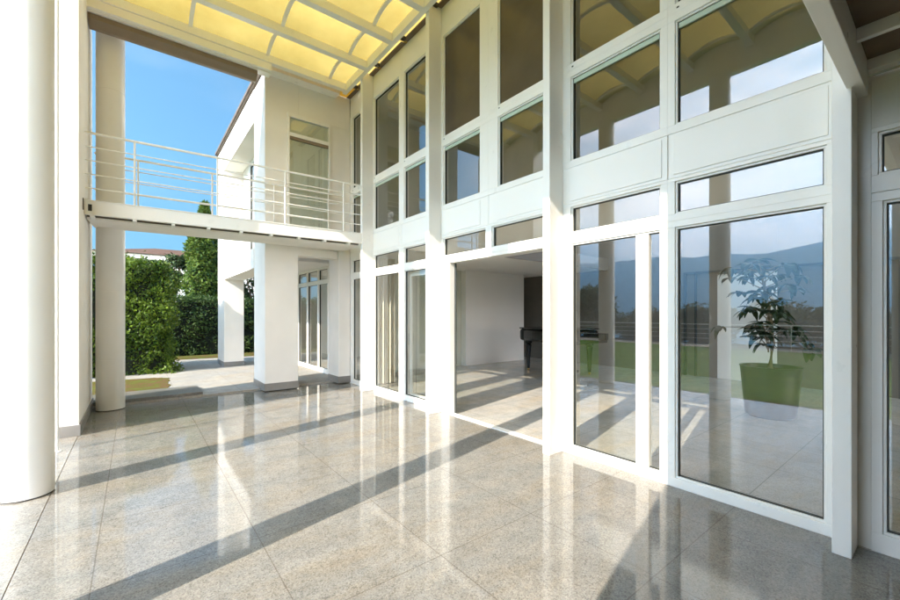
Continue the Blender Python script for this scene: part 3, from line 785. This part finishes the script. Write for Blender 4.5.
EL, AZ = 34.0, 13.2      # sun height; light travels towards +X and a little +Y
sd = Vector((-math.cos(R(EL))*math.cos(R(AZ)), -math.cos(R(EL))*math.sin(R(AZ)), math.sin(R(EL))))
sl = bpy.data.lights.new('sun', 'SUN'); sl.energy = 3.5; sl.angle = R(.5); sl.color = (1, .90, .77)
so = bpy.data.objects.new('sun', sl); COL.objects.link(so); so.location = sd*50; so.rotation_euler = sd.to_track_quat('Z', 'Y').to_euler()

wd = bpy.data.worlds.new('World'); S.world = wd; wd.use_nodes = True; nt = wd.node_tree; bg = nt.nodes['Background']
sky = N(nt, 'ShaderNodeTexSky', sky_type='NISHITA'); sky.sun_disc = False; sky.sun_elevation = R(EL); sky.sun_rotation = R(270-AZ)
sky.air_density = 1.0; sky.dust_density = .3; sky.ozone_density = 1.5
tc = N(nt, 'ShaderNodeTexCoord')
vm = N(nt, 'ShaderNodeVectorMath', operation='NORMALIZE'); nt.links.new(tc.outputs['Generated'], vm.inputs[0])
# a bank of bright broken cloud over the lake side, clear blue over the garden
dt = N(nt, 'ShaderNodeVectorMath', operation='DOT_PRODUCT'); nt.links.new(vm.outputs[0], dt.inputs[0]); dt.inputs[1].default_value = (-.80, -.60, .0)
side = ramp(nt, dt.outputs['Value'], [(.0, (0,0,0)), (.45, (1,1,1))])
cn = noise(nt, 2.2, 8, .6, vm.outputs[0], (1, 1, 2.8))
cb = ramp(nt, cn, [(.22, (0,0,0)), (.55, (1,1,1))])
cw = ramp(nt, cn, [(.54, (0,0,0)), (.80, (.025,.025,.025))])
spz = N(nt, 'ShaderNodeSeparateXYZ'); nt.links.new(vm.outputs[0], spz.inputs[0])
lowc = ramp(nt, spz.outputs[2], [(.30, (1,1,1)), (.62, (.12,.12,.12))])  # cloud held low and made brighter to fill the shaded front
m0 = N(nt, 'ShaderNodeMath', operation='MULTIPLY'); nt.links.new(side, m0.inputs[0]); nt.links.new(lowc, m0.inputs[1])
mm = N(nt, 'ShaderNodeMath', operation='MULTIPLY'); nt.links.new(m0.outputs[0], mm.inputs[0]); nt.links.new(cb, mm.inputs[1])
ma = N(nt, 'ShaderNodeMath', operation='MULTIPLY_ADD'); nt.links.new(mm.outputs[0], ma.inputs[0]); ma.inputs[1].default_value = .85; nt.links.new(cw, ma.inputs[2])
ma.use_clamp = True
tn = N(nt, 'ShaderNodeMix', data_type='RGBA', blend_type='MULTIPLY'); tn.inputs[0].default_value = 1; nt.links.new(sky.outputs[0], tn.inputs[6]); tn.inputs[7].default_value = (.39,.55,.52,1)
mx = N(nt, 'ShaderNodeMix', data_type='RGBA'); nt.links.new(ma.outputs[0], mx.inputs[0]); nt.links.new(tn.outputs[2], mx.inputs[6]); mx.inputs[7].default_value = (60, 47, 39, 1)
nt.links.new(mx.outputs[2], bg.inputs[0]); bg.inputs[1].default_value = .055

# ------------------------------------------------------------------ camera and render
cam = bpy.data.cameras.new('camera'); cam.sensor_width = 36; cam.lens = 16.0; cam.shift_y = .015; cam.clip_start = .05; cam.clip_end = 30000
co = bpy.data.objects.new('camera', cam); COL.objects.link(co); co.location = (0, 0, 1.5); co.rotation_euler = (R(90), 0, -math.atan(315/400))
S.camera = co
S.render.engine = 'CYCLES'
S.view_settings.view_transform = 'Standard'; S.view_settings.look = 'None'; S.view_settings.exposure = 2.5; S.view_settings.gamma = 1
try: S.view_settings.use_curve_mapping = False
except Exception: pass
cy = S.cycles
cy.use_denoising = True
try: cy.denoiser = 'OPENIMAGEDENOISE'
except Exception: pass
cy.max_bounces = 12; cy.diffuse_bounces = 9; cy.glossy_bounces = 5; cy.transmission_bounces = 6; cy.transparent_max_bounces = 16; cy.volume_bounces = 1
cy.caustics_reflective = False; cy.caustics_refractive = False; cy.sample_clamp_indirect = 12
